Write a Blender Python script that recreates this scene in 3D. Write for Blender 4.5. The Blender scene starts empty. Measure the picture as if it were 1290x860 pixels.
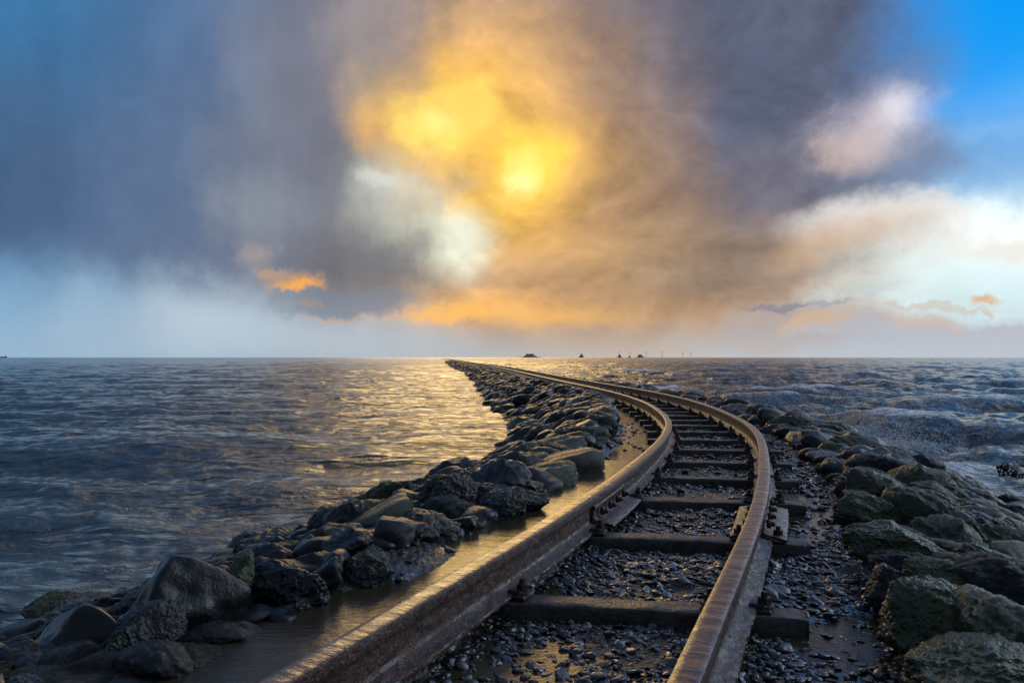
import bpy, math, random
import numpy as np
from mathutils import Vector
C = bpy.context.scene
COL = C.collection
R = math.radians
random.seed(7); rng = np.random.default_rng(7)

# ------------------------------------------------------------------ camera, exposure
CAM_H = 0.6
cd = bpy.data.cameras.new('camera'); cam = bpy.data.objects.new('camera', cd); COL.objects.link(cam)
cd.lens = 27.9; cd.sensor_width = 36; cd.clip_start = 0.05; cd.clip_end = 40000
cam.location = (0, 0, CAM_H); cam.rotation_euler = (R(90 + 1.146), 0, 0)
C.camera = cam
C.view_settings.view_transform = 'Standard'; C.view_settings.look = 'None'
C.view_settings.exposure = 0.18; C.view_settings.gamma = 1; C.view_settings.use_curve_mapping = False
C.cycles.use_denoising = True
C.cycles.max_bounces = 5

# ------------------------------------------------------------------ sky (world)
SUN_EL, SUN_AZ = 14.0, -3.0          # degrees; azimuth from +Y towards +X
def lin(c):
    return tuple(((v/255)/12.92 if v/255 <= 0.04045 else ((v/255+0.055)/1.055)**2.4) for v in c)
world = bpy.data.worlds.new('World'); C.world = world; world.use_nodes = True
nt = world.node_tree; nt.nodes.clear()
class NB:
    def __init__(s, nt): s.nt = nt
    def n(s, t, **kw):
        o = s.nt.nodes.new(t)
        for k, v in kw.items():
            if k == 'ins':
                for kk, vv in v.items():
                    if isinstance(vv, bpy.types.NodeSocket): s.nt.links.new(vv, o.inputs[kk])
                    else: o.inputs[kk].default_value = vv
            else: setattr(o, k, v)
        return o
    def m(s, op, a, b=0.0, c=None, clamp=False):
        i = {0: a, 1: b}
        if c is not None: i[2] = c
        return s.n('ShaderNodeMath', operation=op, use_clamp=clamp, ins=i).outputs[0]
    def mix(s, f, a, b, bt='MIX'):
        o = s.n('ShaderNodeMix', data_type='RGBA', blend_type=bt)
        for k, v in ((0, f), (6, a), (7, b)):
            if isinstance(v, bpy.types.NodeSocket): s.nt.links.new(v, o.inputs[k])
            else: o.inputs[k].default_value = v if k == 0 else (*v[:3], 1)
        return o.outputs[2]
    def noise(s, vec, scale, detail=4, rough=0.55, dist=0.0):
        return s.n('ShaderNodeTexNoise', ins={'Vector': vec, 'Scale': scale, 'Detail': detail, 'Roughness': rough, 'Distortion': dist})
    def ramp(s, v, a, b, c=0.0, d=1.0, smooth=True):
        return s.n('ShaderNodeMapRange', interpolation_type='SMOOTHSTEP' if smooth else 'LINEAR',
                   ins={'Value': v, 'From Min': a, 'From Max': b, 'To Min': c, 'To Max': d}).outputs[0]
N = NB(nt)
tc = N.n('ShaderNodeTexCoord').outputs['Generated']
sep = N.n('ShaderNodeSeparateXYZ', ins={0: tc})
az = N.m('ARCTAN2', sep.outputs[0], sep.outputs[1])
el = N.m('ARCSINE', sep.outputs[2])
def vadd(a, b): return N.n('ShaderNodeVectorMath', operation='ADD', ins={0: a, 1: b}).outputs[0]
def vsub(a, b): return N.n('ShaderNodeVectorMath', operation='SUBTRACT', ins={0: a, 1: b}).outputs[0]
def vmul(a, b): return N.n('ShaderNodeVectorMath', operation='MULTIPLY', ins={0: a, 1: b}).outputs[0]
def vscale(a, k): return N.n('ShaderNodeVectorMath', operation='SCALE', ins={0: a, 'Scale': k}).outputs[0]
# cloud turbulence: billows, and streaks drawn out as falling rain is
mpv = N.n('ShaderNodeMapping', ins={'Vector': tc, 'Scale': (1, 1, 0.16)}).outputs[0]
w1 = N.noise(tc, 4.5, 8, 0.60)
w2 = N.noise(mpv, 8.0, 5, 0.6)
w3 = N.noise(tc, 20, 6, 0.66)
pv = N.n('ShaderNodeCombineXYZ', ins={0: az, 1: el}).outputs[0]
lowf = N.ramp(el, 0.0, 0.14, 0.25, 1.0)
rain = N.ramp(az, 0.02, -0.14)                   # rain shafts hang in the left half
half = (0.5, 0.5, 0.5)
d1 = vmul(vsub(w1.outputs['Color'], half), (0.17, 0.15, 0))
d2 = vscale(vmul(vsub(w2.outputs['Color'], half), (0.10, 0.03, 0)), rain)
d3 = vmul(vsub(w3.outputs['Color'], half), (0.045, 0.04, 0))
P = vadd(pv, vscale(vadd(d1, d2), lowf))
PF = vadd(pv, vscale(vadd(vscale(d1, .35), vscale(d3, 1.3)), 1.0))
PB = vadd(P, d3)
def d2a(px, py):
    u, v = (px-645)/1000, (450-py)/1000
    a = math.atan(u); return a, math.atan(v*math.cos(a))
# clear evening air, seen through the gaps
nish = N.n('ShaderNodeTexSky', sky_type='NISHITA', sun_disc=False, sun_elevation=R(SUN_EL), sun_rotation=R(SUN_AZ))
nish_c = vmul(nish.outputs[0], (0.045, 0.06, 0.075))
cr = N.n('ShaderNodeValToRGB'); cr.color_ramp.interpolation = 'B_SPLINE'
stops = [(0.0, (205, 212, 218)), (0.09, (190, 216, 222)), (0.22, (226, 240, 240)), (0.36, (178, 220, 242)), (0.50, (40, 158, 235)), (0.66, (2, 140, 230)), (1.0, (2, 105, 200))]
for i, (p, c) in enumerate(stops):
    e = cr.color_ramp.elements[i] if i < 2 else cr.color_ramp.elements.new(p)
    e.position = p; e.color = (*lin(c), 1)
nt.links.new(N.m('DIVIDE', el, 0.6), cr.inputs[0])
col = cr.outputs[0]
# overcast behind: clear blue and grey cloud together
back = N.mix(N.ramp(w1.outputs['Fac'], 0.35, 0.65), lin((62, 82, 114)), lin((118, 130, 150)))
back = N.mix(0.25, back, nish_c)
# the clear quarter of the sky carries on to the right of the view
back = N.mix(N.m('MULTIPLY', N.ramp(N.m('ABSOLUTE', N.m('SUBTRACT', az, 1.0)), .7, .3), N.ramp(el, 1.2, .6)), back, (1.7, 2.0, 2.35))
S_, M_, H_ = 1.0, .7, .4       # soft, medium, crisp edge
blobs = [
 # px, py, rx, ry, colour, strength, edge, turn
 (-120, 120, 1050, 900, (80, 104, 138), 1.0, S_),
 # broad warm grey middle and the dark mass to the right, its lit edge first
 (620, 170, 620, 560, (160, 142, 128), 1.0, S_),
 (1100, 300, 190, 70, (250, 252, 250), .8, S_), (1290, 285, 200, 46, (240, 244, 244), .6, S_),
 (1225, 190, 230, 70, (118, 160, 204), .85, S_), (1230, 166, 150, 14, (170, 208, 232), .5, S_),
 (1110, 140, 110, 80, (206, 198, 206), .8, M_), (1150, 140, 62, 50, (236, 236, 240), .75, M_),
 (1040, 320, 190, 60, (212, 176, 140), .9, M_, -12), (1080, 345, 150, 50, (198, 184, 164), .6, S_),
 (890, 120, 340, 330, (98, 102, 120), 1.0, H_+.15), (910, 90, 330, 280, (84, 92, 114), .95, S_),
 (900, 290, 250, 110, (124, 112, 112), .95, M_, -8), (1010, 215, 190, 70, (104, 102, 116), .9, M_, 12), (1120, 205, 110, 46, (112, 116, 138), .7, M_),
 (850, 340, 340, 90, (140, 122, 108), .9, M_, -8), (720, 330, 260, 110, (164, 136, 106), .85, S_),
 (1105, 150, 90, 70, (196, 184, 194), .6, S_), (1140, 140, 50, 40, (226, 224, 230), .6, S_), (1098, 180, 60, 50, (180, 164, 170), .4, S_), (1068, 165, 30, 40, (206, 176, 158), .5, S_),
 # warm light round the hidden sun
 (630, 180, 330, 300, (196, 152, 104), .9, S_), (600, 160, 230, 220, (238, 182, 92), .8, S_), (750, 250, 220, 140, (180, 142, 98), .5, S_, -25),
 (640, 290, 180, 120, (214, 164, 96), .6, S_),
 # left: blue grey rain
 (-40, -20, 520, 330, (62, 122, 172), .95, S_), (20, 250, 420, 240, (62, 90, 124), .95, S_), (260, 200, 300, 420, (86, 106, 138), .85, S_),
 (410, 170, 170, 380, (112, 114, 128), .9, M_+.1, 6), (460, 40, 90, 160, (160, 148, 142), .6, S_, 10),
 (320, 120, 90, 200, (128, 136, 150), .35, S_), (325, 270, 80, 90, (152, 160, 168), .4, S_),
 (-20, 438, 420, 120, (116, 168, 206), 1.0, S_), (180, 435, 330, 100, (140, 164, 184), .85, S_),
 # pale gap below the sun
 (510, 275, 150, 170, (168, 172, 162), .9, S_), (488, 226, 76, 50, (200, 202, 196), .7, S_), (540, 250, 70, 50, (204, 190, 160), .5, S_), (583, 318, 70, 76, (230, 232, 208), .95, S_), (545, 330, 70, 60, (190, 194, 176), .5, S_),
 (440, 340, 130, 70, (112, 110, 116), .85, M_),
 # low golden band and horizon
 (700, 398, 480, 66, (198, 156, 112), .9, S_), (600, 398, 220, 34, (234, 174, 98), .8, S_), (850, 425, 380, 44, (172, 152, 134), .8, S_),
 (330, 415, 320, 66, (164, 180, 194), .9, S_), (450, 432, 260, 40, (184, 188, 190), .7, S_),
 # the two bright cores
 (556, 145, 170, 100, (250, 196, 86), .9, S_, 8), (542, 146, 86, 50, (255, 232, 120), 1.0, S_, 10), (598, 132, 60, 36, (255, 214, 100), .7, S_, -20),
 (660, 218, 120, 150, (252, 196, 80), .9, S_, 12), (668, 206, 70, 88, (255, 228, 96), 1.0, S_, 0), (658, 228, 40, 50, (255, 244, 170), .9, S_),
 (610, 275, 70, 46, (246, 196, 92), .7, M_, 30), (470, 150, 60, 46, (222, 170, 104), .6, S_), (690, 130, 90, 60, (206, 160, 104), .5, S_),
]
def blob(col, PP, px, py, rx, ry, c, st, edge=1.0, rot=0):
    a, e = d2a(px, py)
    f = 1/math.cos(a) if abs(a) < 1.2 else 1
    mp = N.n('ShaderNodeMapping', vector_type='TEXTURE', ins={'Vector': PP, 'Location': (a, e, 0), 'Rotation': (0, 0, R(-rot)), 'Scale': (rx/1000/f, ry/1000, 1)})
    g = N.n('ShaderNodeTexGradient', gradient_type='SPHERICAL', ins={0: mp.outputs[0]})
    k = N.ramp(g.outputs['Fac'], 0.0, edge, 0, st)
    return N.mix(k, col, lin(c))
for b in blobs: col = blob(col, PB if (len(b) > 6 and b[6] < .99) else P, *b)
# relief: the same billows seen a little nearer the sun, so their sunny sides are lighter
sunp = d2a(640, 190)
toward = N.n('ShaderNodeVectorMath', operation='NORMALIZE', ins={0: vsub((math.sin(sunp[0]), math.cos(sunp[0]), math.sin(sunp[1])), tc)}).outputs[0]
def relief(sc, off, det, amp, stretch=1.0):
    v0 = N.n('ShaderNodeMapping', ins={'Vector': tc, 'Scale': (1, 1, stretch)}).outputs[0]
    v1 = N.n('ShaderNodeMapping', ins={'Vector': vadd(tc, vscale(toward, off)), 'Scale': (1, 1, stretch)}).outputs[0]
    a = N.noise(v0, sc, det, .58, .4); b = N.noise(v1, sc, det, .58, .4)
    return N.m('MULTIPLY', N.m('SUBTRACT', a.outputs[0], b.outputs[0]), amp)
notleft = N.m('MULTIPLY', N.ramp(az, -0.22, 0.0, .25, 1.0), .9)
rl = N.m('MULTIPLY', N.m('ADD', relief(5.0, .035, 8, 1.7, 1.6), relief(13, .012, 6, .7, 1.5)), notleft)
tv = N.m('MULTIPLY', N.m('SUBTRACT', N.noise(mpv, 20.0, 5, 0.6).outputs['Fac'], .5), N.m('MULTIPLY', rain, .35))
big = N.m('MULTIPLY', N.m('SUBTRACT', w1.outputs['Fac'], .5), .6)
tt = N.m('ADD', 1.0, N.m('ADD', rl, N.m('ADD', tv, big)))
tt = N.m('MAXIMUM', .6, N.m('MINIMUM', tt, 1.5))
clearm = N.m('MULTIPLY', N.ramp(az, 0.38, 0.52), 0.8)
clearm = N.m('MAXIMUM', clearm, N.ramp(el, .1, .0, 0, .75))
tt = N.m('ADD', N.m('MULTIPLY', tt, N.m('SUBTRACT', 1.0, clearm)), clearm)
col = vscale(col, tt)
# the brightest openings, burnt through the cloud
for b in [(556, 142, 110, 52, (252, 208, 98), .75, S_, 6), (540, 142, 52, 26, (255, 238, 150), .6, S_, 8), (600, 128, 50, 30, (255, 218, 112), .5, S_, -20), (520, 150, 40, 24, (255, 226, 110), .5, S_),
          (668, 206, 68, 92, (252, 208, 80), .85, S_, 10), (664, 216, 40, 56, (255, 238, 130), .8, S_, 10), (654, 236, 30, 30, (255, 246, 170), .6, S_), (636, 262, 40, 26, (250, 208, 110), .5, S_, 30),
          (585, 316, 56, 60, (226, 228, 206), .55, S_), (492, 220, 50, 22, (214, 214, 206), .6, M_), (530, 235, 40, 16, (216, 206, 176), .4, M_),
          (1100, 272, 130, 40, (252, 253, 252), .6, S_), (1290, 278, 150, 30, (246, 246, 244), .4, S_, -10), (1250, 300, 110, 20, (226, 204, 184), .7, S_, -8), (1060, 305, 120, 40, (214, 180, 146), .6, S_, -14), (1070, 400, 130, 20, (190, 174, 164), .5, M_),
          (1275, 20, 230, 220, (10, 148, 236), .85, S_), (1230, 210, 200, 50, (124, 170, 212), .5, S_), (1200, 335, 170, 50, (208, 232, 236), .6, S_), (1150, 90, 70, 60, (96, 116, 150), .5, S_), (1165, 195, 90, 50, (118, 128, 152), .7, S_), (1110, 150, 80, 66, (206, 196, 202), .6, S_), (1135, 135, 44, 40, (232, 228, 234), .5, S_), (1095, 175, 40, 50, (196, 172, 162), .4, S_), (1190, 310, 180, 50, (226, 238, 238), .3, S_),
          (650, 398, 220, 20, (240, 184, 104), .6, S_), (560, 400, 80, 16, (248, 186, 96), .5, M_), (270, 400, 120, 80, (182, 198, 210), .7, S_), (120, 400, 80, 70, (150, 182, 206), .4, S_)]:
    col = blob(col, PB, *b)
# open sky and thin cloud are far brighter than the overcast
lum = N.n('ShaderNodeRGBToBW', ins={0: col}).outputs[0]
col = vscale(col, N.m('ADD', 1.0, N.m('MULTIPLY', N.ramp(lum, .62, 1.0), N.ramp(az, .60, .75, 0.12, 1.4))))
# ragged small clouds near the horizon
crisp = [
 (1130, 432, 360, 36, (164, 168, 180), .85, .5), (990, 412, 110, 34, (168, 154, 150), .7, .5),
 (1030, 406, 60, 15, (204, 172, 142), .7, .6), (1150, 407, 70, 11, (206, 178, 148), .65, .6), (1090, 414, 120, 12, (176, 174, 182), .7, .6), (1240, 416, 90, 12, (176, 174, 180), .7, .6), (1287, 404, 18, 8, (222, 172, 122), .7, .6),
 (1237, 369, 24, 9, (214, 170, 128), .9, .8), (1240, 387, 12, 4, (200, 162, 126), .5, .6), (1175, 384, 90, 6, (198, 184, 168), .6, .6), (985, 384, 60, 7, (132, 130, 142), .8, .6), (1052, 386, 32, 4, (150, 152, 162), .6, .6),
 (316, 318, 30, 22, (168, 154, 148), .6, .9), (335, 340, 30, 12, (196, 156, 120), .6, .8), (356, 354, 40, 14, (214, 160, 100), .75, 1.0), (364, 360, 30, 9, (246, 172, 72), .9, 1.0), (378, 381, 30, 6, (218, 170, 116), .65, .7), (412, 399, 60, 5, (206, 172, 134), .6, .7),
 (430, 380, 120, 26, (116, 126, 142), .75, .6), (570, 402, 80, 10, (248, 186, 100), .45, .9),
]
for b in crisp: col = blob(col, PF, *b)
# pale wet air at the horizon
haze_c = N.mix(N.ramp(az, -0.25, 0.35), lin((160, 182, 200)), N.mix(N.ramp(az, 0.1, 0.45), lin((206, 184, 158)), lin((190, 200, 208))))
col = N.mix(N.ramp(el, 0.055, -0.002, 0, 0.4), col, haze_c)
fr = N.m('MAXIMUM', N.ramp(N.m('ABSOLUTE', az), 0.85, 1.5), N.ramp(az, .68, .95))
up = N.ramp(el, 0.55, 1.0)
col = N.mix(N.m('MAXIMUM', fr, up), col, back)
bg = N.n('ShaderNodeBackground', ins={'Color': col, 'Strength': 1.0})
out = N.n('ShaderNodeOutputWorld'); nt.links.new(bg.outputs[0], out.inputs[0])

# ------------------------------------------------------------------ sun, veiled by cloud
sl = bpy.data.lights.new('sun', 'SUN'); sl.energy = 0.5; sl.angle = R(20); sl.color = (0.46, 0.30, 0.12)
sun = bpy.data.objects.new('sun', sl); COL.objects.link(sun)
sd = Vector((math.sin(R(SUN_AZ))*math.cos(R(SUN_EL)), math.cos(R(SUN_AZ))*math.cos(R(SUN_EL)), math.sin(R(SUN_EL))))
sun.rotation_euler = sd.to_track_quat('Z', 'Y').to_euler()

# ------------------------------------------------------------------ helpers
def tag(o, label=None, cat=None, group=None, kind=None):
    for k, v in (('label', label), ('category', cat), ('group', group), ('kind', kind)):
        if v: o[k] = v
    return o
def mesh_np(name, V, F, mat=None, parent=None, smooth=True, uv=None, attrs=None):
    """V (n,3); F (m,k) array of one face size or list of such arrays"""
    me = bpy.data.meshes.new(name)
    Fs = F if isinstance(F, list) else [F]
    Fs = [np.asarray(f, dtype=np.int32) for f in Fs if len(f)]
    me.vertices.add(len(V)); me.vertices.foreach_set('co', np.asarray(V, dtype=np.float32).ravel())
    loops = np.concatenate([f.ravel() for f in Fs])
    tot = np.concatenate([np.full(len(f), f.shape[1], dtype=np.int32) for f in Fs])
    st = np.concatenate([[0], np.cumsum(tot)[:-1]]).astype(np.int32)
    me.loops.add(len(loops)); me.loops.foreach_set('vertex_index', loops)
    me.polygons.add(len(tot)); me.polygons.foreach_set('loop_start', st); me.polygons.foreach_set('loop_total', tot)
    me.polygons.foreach_set('use_smooth', np.full(len(tot), bool(smooth)))
    if uv is not None:
        l = me.uv_layers.new(name='UVMap'); l.data.foreach_set('uv', np.asarray(uv, dtype=np.float32)[loops].ravel())
    if attrs:
        for k, a in attrs.items():
            at = me.attributes.new(k, 'FLOAT', 'POINT'); at.data.foreach_set('value', np.asarray(a, dtype=np.float32))
    me.update(calc_edges=True); me.validate()
    if smooth == 'angle': me.set_sharp_from_angle(angle=R(32))
    if mat: me.materials.append(mat)
    o = bpy.data.objects.new(name, me); COL.objects.link(o)
    if parent: o.parent = parent
    return o
def empty(name, loc=(0, 0, 0), rz=0):
    o = bpy.data.objects.new(name, None); COL.objects.link(o); o.location = loc; o.rotation_euler = (0, 0, rz); o.empty_display_size = .1
    return o
def grid_faces(n, m, wrap=False):
    i = np.arange(n-1)[:, None]; j = np.arange(m if wrap else m-1)[None, :]; j2 = (j+1) % m
    return np.stack([i*m+j, i*m+j2, (i+1)*m+j2, (i+1)*m+j], -1).reshape(-1, 4)
def box(c, d, bev=0.0):
    """rounded box as vertices and faces; c centre, d full size"""
    c = np.array(c, float); h = np.array(d, float)/2
    b = min(bev, h.min()*.9)
    V = []; F = []
    if b <= 0:
        for x in (-1, 1):
            for y in (-1, 1):
                for z in (-1, 1): V.append(c+h*(x, y, z))
        return np.array(V), [np.array([(0, 1, 3, 2), (4, 6, 7, 5), (0, 4, 5, 1), (2, 3, 7, 6), (0, 2, 6, 4), (1, 5, 7, 3)])]
    idx = {}
    for x in (-1, 1):
        for y in (-1, 1):
            for z in (-1, 1):
                for a in range(3):
                    o = np.array([x, y, z], float)*(h-b); o[a] += (x, y, z)[a]*b
                    idx[(x, y, z, a)] = len(V); V.append(c+o)
    Q = []; T = []
    for a in range(3):
        u, v = [(1, 2), (2, 0), (0, 1)][a]
        for s in (-1, 1):
            q = []
            for (p, r) in ((-1, -1), (1, -1), (1, 1), (-1, 1)):
                k = [0, 0, 0]; k[a] = s; k[u] = p; k[v] = r; q.append(idx[(*k, a)])
            Q.append(q if s > 0 else q[::-1])
    for a in range(3):
        u, v = [(1, 2), (2, 0), (0, 1)][a]
        for p in (-1, 1):
            for r in (-1, 1):
                k0 = [0, 0, 0]; k0[a] = -1; k0[u] = p; k0[v] = r; k1 = list(k0); k1[a] = 1
                q = [idx[(*k0, u)], idx[(*k1, u)], idx[(*k1, v)], idx[(*k0, v)]]
                Q.append(q if p*r < 0 else q[::-1])
    for x in (-1, 1):
        for y in (-1, 1):
            for z in (-1, 1):
                t = [idx[(x, y, z, 0)], idx[(x, y, z, 1)], idx[(x, y, z, 2)]]
                T.append(t if x*y*z > 0 else t[::-1])
    return np.array(V), [np.array(Q), np.array(T)]
def cyl(c, r, h, n=10, r2=None, ax=2):
    r2 = r if r2 is None else r2
    a = np.linspace(0, 2*np.pi, n, endpoint=False)
    b = np.c_[np.cos(a)*r, np.sin(a)*r, np.zeros(n)]; t = np.c_[np.cos(a)*r2, np.sin(a)*r2, np.full(n, h)]
    V = np.r_[b, t]
    if ax == 0: V = V[:, [2, 0, 1]]
    if ax == 1: V = V[:, [1, 2, 0]]
    i = np.arange(n); j = (i+1) % n
    Q = np.stack([i, j, j+n, i+n], -1)
    return V+np.array(c), [Q, np.array([list(i[::-1]), list(i+n)])]
def join(parts):
    Vs = []; Fd = {}; off = 0
    for V, Fs in parts:
        Vs.append(V)
        for f in (Fs if isinstance(Fs, list) else [Fs]):
            f = np.asarray(f)
            if len(f): Fd.setdefault(f.shape[1], []).append(f+off)
        off += len(V)
    return np.concatenate(Vs), [np.concatenate(v) for v in Fd.values()]
# numpy gradient-ish noise (value noise, smooth) ---------------------------------
_perm = rng.permutation(65536); _val = rng.uniform(-1, 1, 65536)
def vnoise(p, seed=0):
    p = np.asarray(p, float); i = np.floor(p).astype(np.int64); f = p-i; f = f*f*f*(f*(f*6-15)+10)
    def h(a, b, c): return _val[_perm[(_perm[(_perm[(a+seed*131) & 65535]+b) & 65535]+c) & 65535]]
    x, y, z = i[..., 0], i[..., 1], i[..., 2]; fx, fy, fz = f[..., 0], f[..., 1], f[..., 2]
    def L(a, b, t): return a+(b-a)*t
    return L(L(L(h(x, y, z), h(x+1, y, z), fx), L(h(x, y+1, z), h(x+1, y+1, z), fx), fy),
             L(L(h(x, y, z+1), h(x+1, y, z+1), fx), L(h(x, y+1, z+1), h(x+1, y+1, z+1), fx), fy), fz)
def fbm(p, oct=4, seed=0, rough=.5):
    a = 1; s = 0; p = np.asarray(p, float)
    for k in range(oct): s = s+a*vnoise(p+k*17.3, seed+k); p = p*2.03; a *= rough
    return s
def fbm2(x, y, oct=4, seed=0, rough=.5): return fbm(np.stack([x, y, np.zeros_like(x)+.37], -1), oct, seed, rough)

# ------------------------------------------------------------------ materials
def mat(name):
    m = bpy.data.materials.new(name); m.use_nodes = True; m.node_tree.nodes.clear()
    B = NB(m.node_tree); p = B.n('ShaderNodeBsdfPrincipled'); o = B.n('ShaderNodeOutputMaterial')
    m.node_tree.links.new(p.outputs[0], o.inputs[0])
    return m, B, p
def setin(B, p, **kw):
    for k, v in kw.items():
        k = k.replace('_', ' ')
        if isinstance(v, bpy.types.NodeSocket): B.nt.links.new(v, p.inputs[k])
        else: p.inputs[k].default_value = (*v, 1) if isinstance(v, tuple) and len(v) == 3 and 'Color' in k else v
def bump(B, h, strength, dist, prev=None):
    i = {'Height': h, 'Strength': strength, 'Distance': dist}
    if prev is not None: i['Normal'] = prev
    return B.n('ShaderNodeBump', ins=i).outputs[0]

def rock_mat(name, c1, c2, moss, moss_amt, speck, rough, wet=.5, bscale=1.0):
    m, B, p = mat(name)
    oc = B.n('ShaderNodeTexCoord').outputs['Object']; oi = B.n('ShaderNodeObjectInfo')
    off = B.n('ShaderNodeCombineXYZ', ins={0: B.m('MULTIPLY', oi.outputs['Random'], 37.0), 1: B.m('MULTIPLY', oi.outputs['Random'], 91.0)}).outputs[0]
    v = B.n('ShaderNodeVectorMath', operation='ADD', ins={0: oc, 1: off}).outputs[0]
    n1 = B.noise(v, 9, 6, .62); n2 = B.noise(v, 55, 5, .6); n3 = B.noise(v, 3.2, 3, .5)
    geo = B.n('ShaderNodeNewGeometry'); nz = B.n('ShaderNodeSeparateXYZ', ins={0: geo.outputs['Normal']}).outputs[2]
    base = B.mix(B.ramp(n1.outputs[0], .3, .7), c1, c2)
    tone = B.n('ShaderNodeMapRange', ins={'Value': oi.outputs['Random'], 'To Min': .6, 'To Max': 1.4}).outputs[0]
    base = B.n('ShaderNodeVectorMath', operation='SCALE', ins={0: base, 'Scale': tone}).outputs[0]
    mm = B.m('MULTIPLY', B.ramp(B.m('ADD', n3.outputs[0], B.m('MULTIPLY', nz, .12)), .62-moss_amt*.3, .78-moss_amt*.3), B.ramp(n2.outputs[0], .3, .55, .35, 1))
    base = B.mix(mm, base, moss)
    vo = B.n('ShaderNodeTexVoronoi', ins={'Vector': v, 'Scale': 60.0, 'Randomness': 1.0})
    sp = B.m('MULTIPLY', B.ramp(vo.outputs['Distance'], .22, .12), B.ramp(B.noise(v, 6, 2).outputs[0], .62-.12*speck, .66))
    base = B.mix(B.m('MULTIPLY', sp, speck), base, (.36, .36, .33))
    rr = B.ramp(n1.outputs[0], .35, .65, rough*.7, rough*1.35)
    rr = B.m('ADD', rr, B.m('MULTIPLY', mm, .18), clamp=True)
    setin(B, p, Base_Color=base, Roughness=rr, Coat_Weight=B.m('MULTIPLY', wet, B.ramp(n1.outputs[0], .4, .6, .5, 1.0)), Coat_Roughness=.08)
    p.inputs['Specular IOR Level'].default_value = .25
    b = bump(B, n1.outputs[0], .55*bscale, .03); b = bump(B, n2.outputs[0], .8*bscale, .010, b)
    cnt = B.noise(v, 16, 2, .5, .5)
    cr_ = B.ramp(B.m('ABSOLUTE', B.m('SUBTRACT', cnt.outputs[0], .5)), .0, .03, 0, 1)
    b = bump(B, cr_, .25*bscale, .01, b)
    setin(B, p, Normal=b); p.inputs['Coat Normal'].default_value
    B.nt.links.new(b, p.inputs['Coat Normal'])
    return m
M = {}
M['tar'] = rock_mat('black_wet_rock', (.003, .003, .004), (.010, .010, .012), (.010, .012, .007), .0, .25, .42, .42, .4)
M['dark'] = rock_mat('dark_wet_rock', (.006, .007, .008), (.026, .027, .030), (.018, .026, .009), .4, .45, .5, .62)
M['moss'] = rock_mat('mossy_wet_rock', (.014, .013, .011), (.046, .042, .036), (.042, .052, .010), .85, .25, .5, .75)
M['brown'] = rock_mat('brown_wet_rock', (.024, .018, .014), (.075, .055, .042), (.040, .048, .011), .6, .3, .5, .75)
M['lichen'] = rock_mat('lichen_rock', (.04, .038, .034), (.15, .14, .11), (.06, .062, .03), .6, 1.0, .55, .2)

def rust_mat():
    m, B, p = mat('wet_rust')
    uv = B.n('ShaderNodeUVMap').outputs[0]; oc = B.n('ShaderNodeTexCoord').outputs['Object']
    geo = B.n('ShaderNodeNewGeometry'); nz = B.n('ShaderNodeSeparateXYZ', ins={0: geo.outputs['Normal']}).outputs[2]
    oz = B.n('ShaderNodeSeparateXYZ', ins={0: oc}).outputs[2]
    top = B.m('MULTIPLY', B.ramp(nz, .75, .97), B.ramp(oz, .13, .145))
    foot = B.ramp(oz, .06, .05)
    s1 = B.noise(B.n('ShaderNodeMapping', ins={'Vector': uv, 'Scale': (26, 7, 1)}).outputs[0], 1.0, 5, .6, .4)
    n1 = B.noise(oc, 28, 6, .62); n2 = B.noise(oc, 140, 4, .6)
    base = B.mix(B.ramp(n1.outputs[0], .35, .68), (.016, .005, .003), (.10, .030, .012))
    tops = B.mix(B.ramp(s1.outputs[0], .42, .60), (.06, .024, .012), (.25, .115, .055))
    base = B.mix(top, base, tops)
    vo = B.n('ShaderNodeTexVoronoi', ins={'Vector': oc, 'Scale': 95.0})
    sp = B.m('MULTIPLY', B.ramp(vo.outputs['Distance'], .3, .12), B.ramp(B.noise(oc, 11, 3).outputs[0], .52, .62))
    sp = B.m('MULTIPLY', sp, B.m('SUBTRACT', 1.0, top))
    base = B.mix(sp, base, (.26, .25, .22))
    setin(B, p, Base_Color=base, Roughness=B.m('ADD', B.m('MULTIPLY', B.ramp(s1.outputs[0], .4, .62, .34, .16), top), B.m('MULTIPLY', B.ramp(n1.outputs[0], .3, .7, .3, .75), B.m('SUBTRACT', 1.0, top))), Coat_Weight=B.m('ADD', .22, B.m('ADD', B.m('MULTIPLY', top, .12), B.m('MULTIPLY', foot, .4))), Coat_Roughness=.14, Metallic=.0)
    b = bump(B, n1.outputs[0], B.m('SUBTRACT', .8, B.m('MULTIPLY', top, .7)), .012); b = bump(B, n2.outputs[0], B.m('SUBTRACT', .6, B.m('MULTIPLY', top, .45)), .003, b)
    b = bump(B, s1.outputs[0], B.m('MULTIPLY', top, .6), .010, b)
    setin(B, p, Normal=b); B.nt.links.new(b, p.inputs['Coat Normal'])
    return m
M['rust'] = rust_mat()
def simple(name, c1, c2, rough, bs=.4, sc=20, coat=.3, spec=.5):
    m, B, p = mat(name); oc = B.n('ShaderNodeTexCoord').outputs['Object']
    n1 = B.noise(oc, sc, 6, .6); n2 = B.noise(oc, sc*5, 4, .6)
    setin(B, p, Base_Color=B.mix(B.ramp(n1.outputs[0], .3, .7), c1, c2), Roughness=B.ramp(n2.outputs[0], .3, .7, rough*.7, rough*1.3), Coat_Weight=coat, Coat_Roughness=.25)
    b = bump(B, n1.outputs[0], bs, .012); b = bump(B, n2.outputs[0], bs, .003, b); setin(B, p, Normal=b); B.nt.links.new(b, p.inputs['Coat Normal'])
    return m
M['sleeper'] = simple('wet_sleeper', (.012, .008, .005), (.055, .038, .022), .5, .7, 14, .25)
M['iron'] = simple('dark_iron', (.02, .010, .008), (.06, .03, .022), .5, .5, 40, .3)
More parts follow.
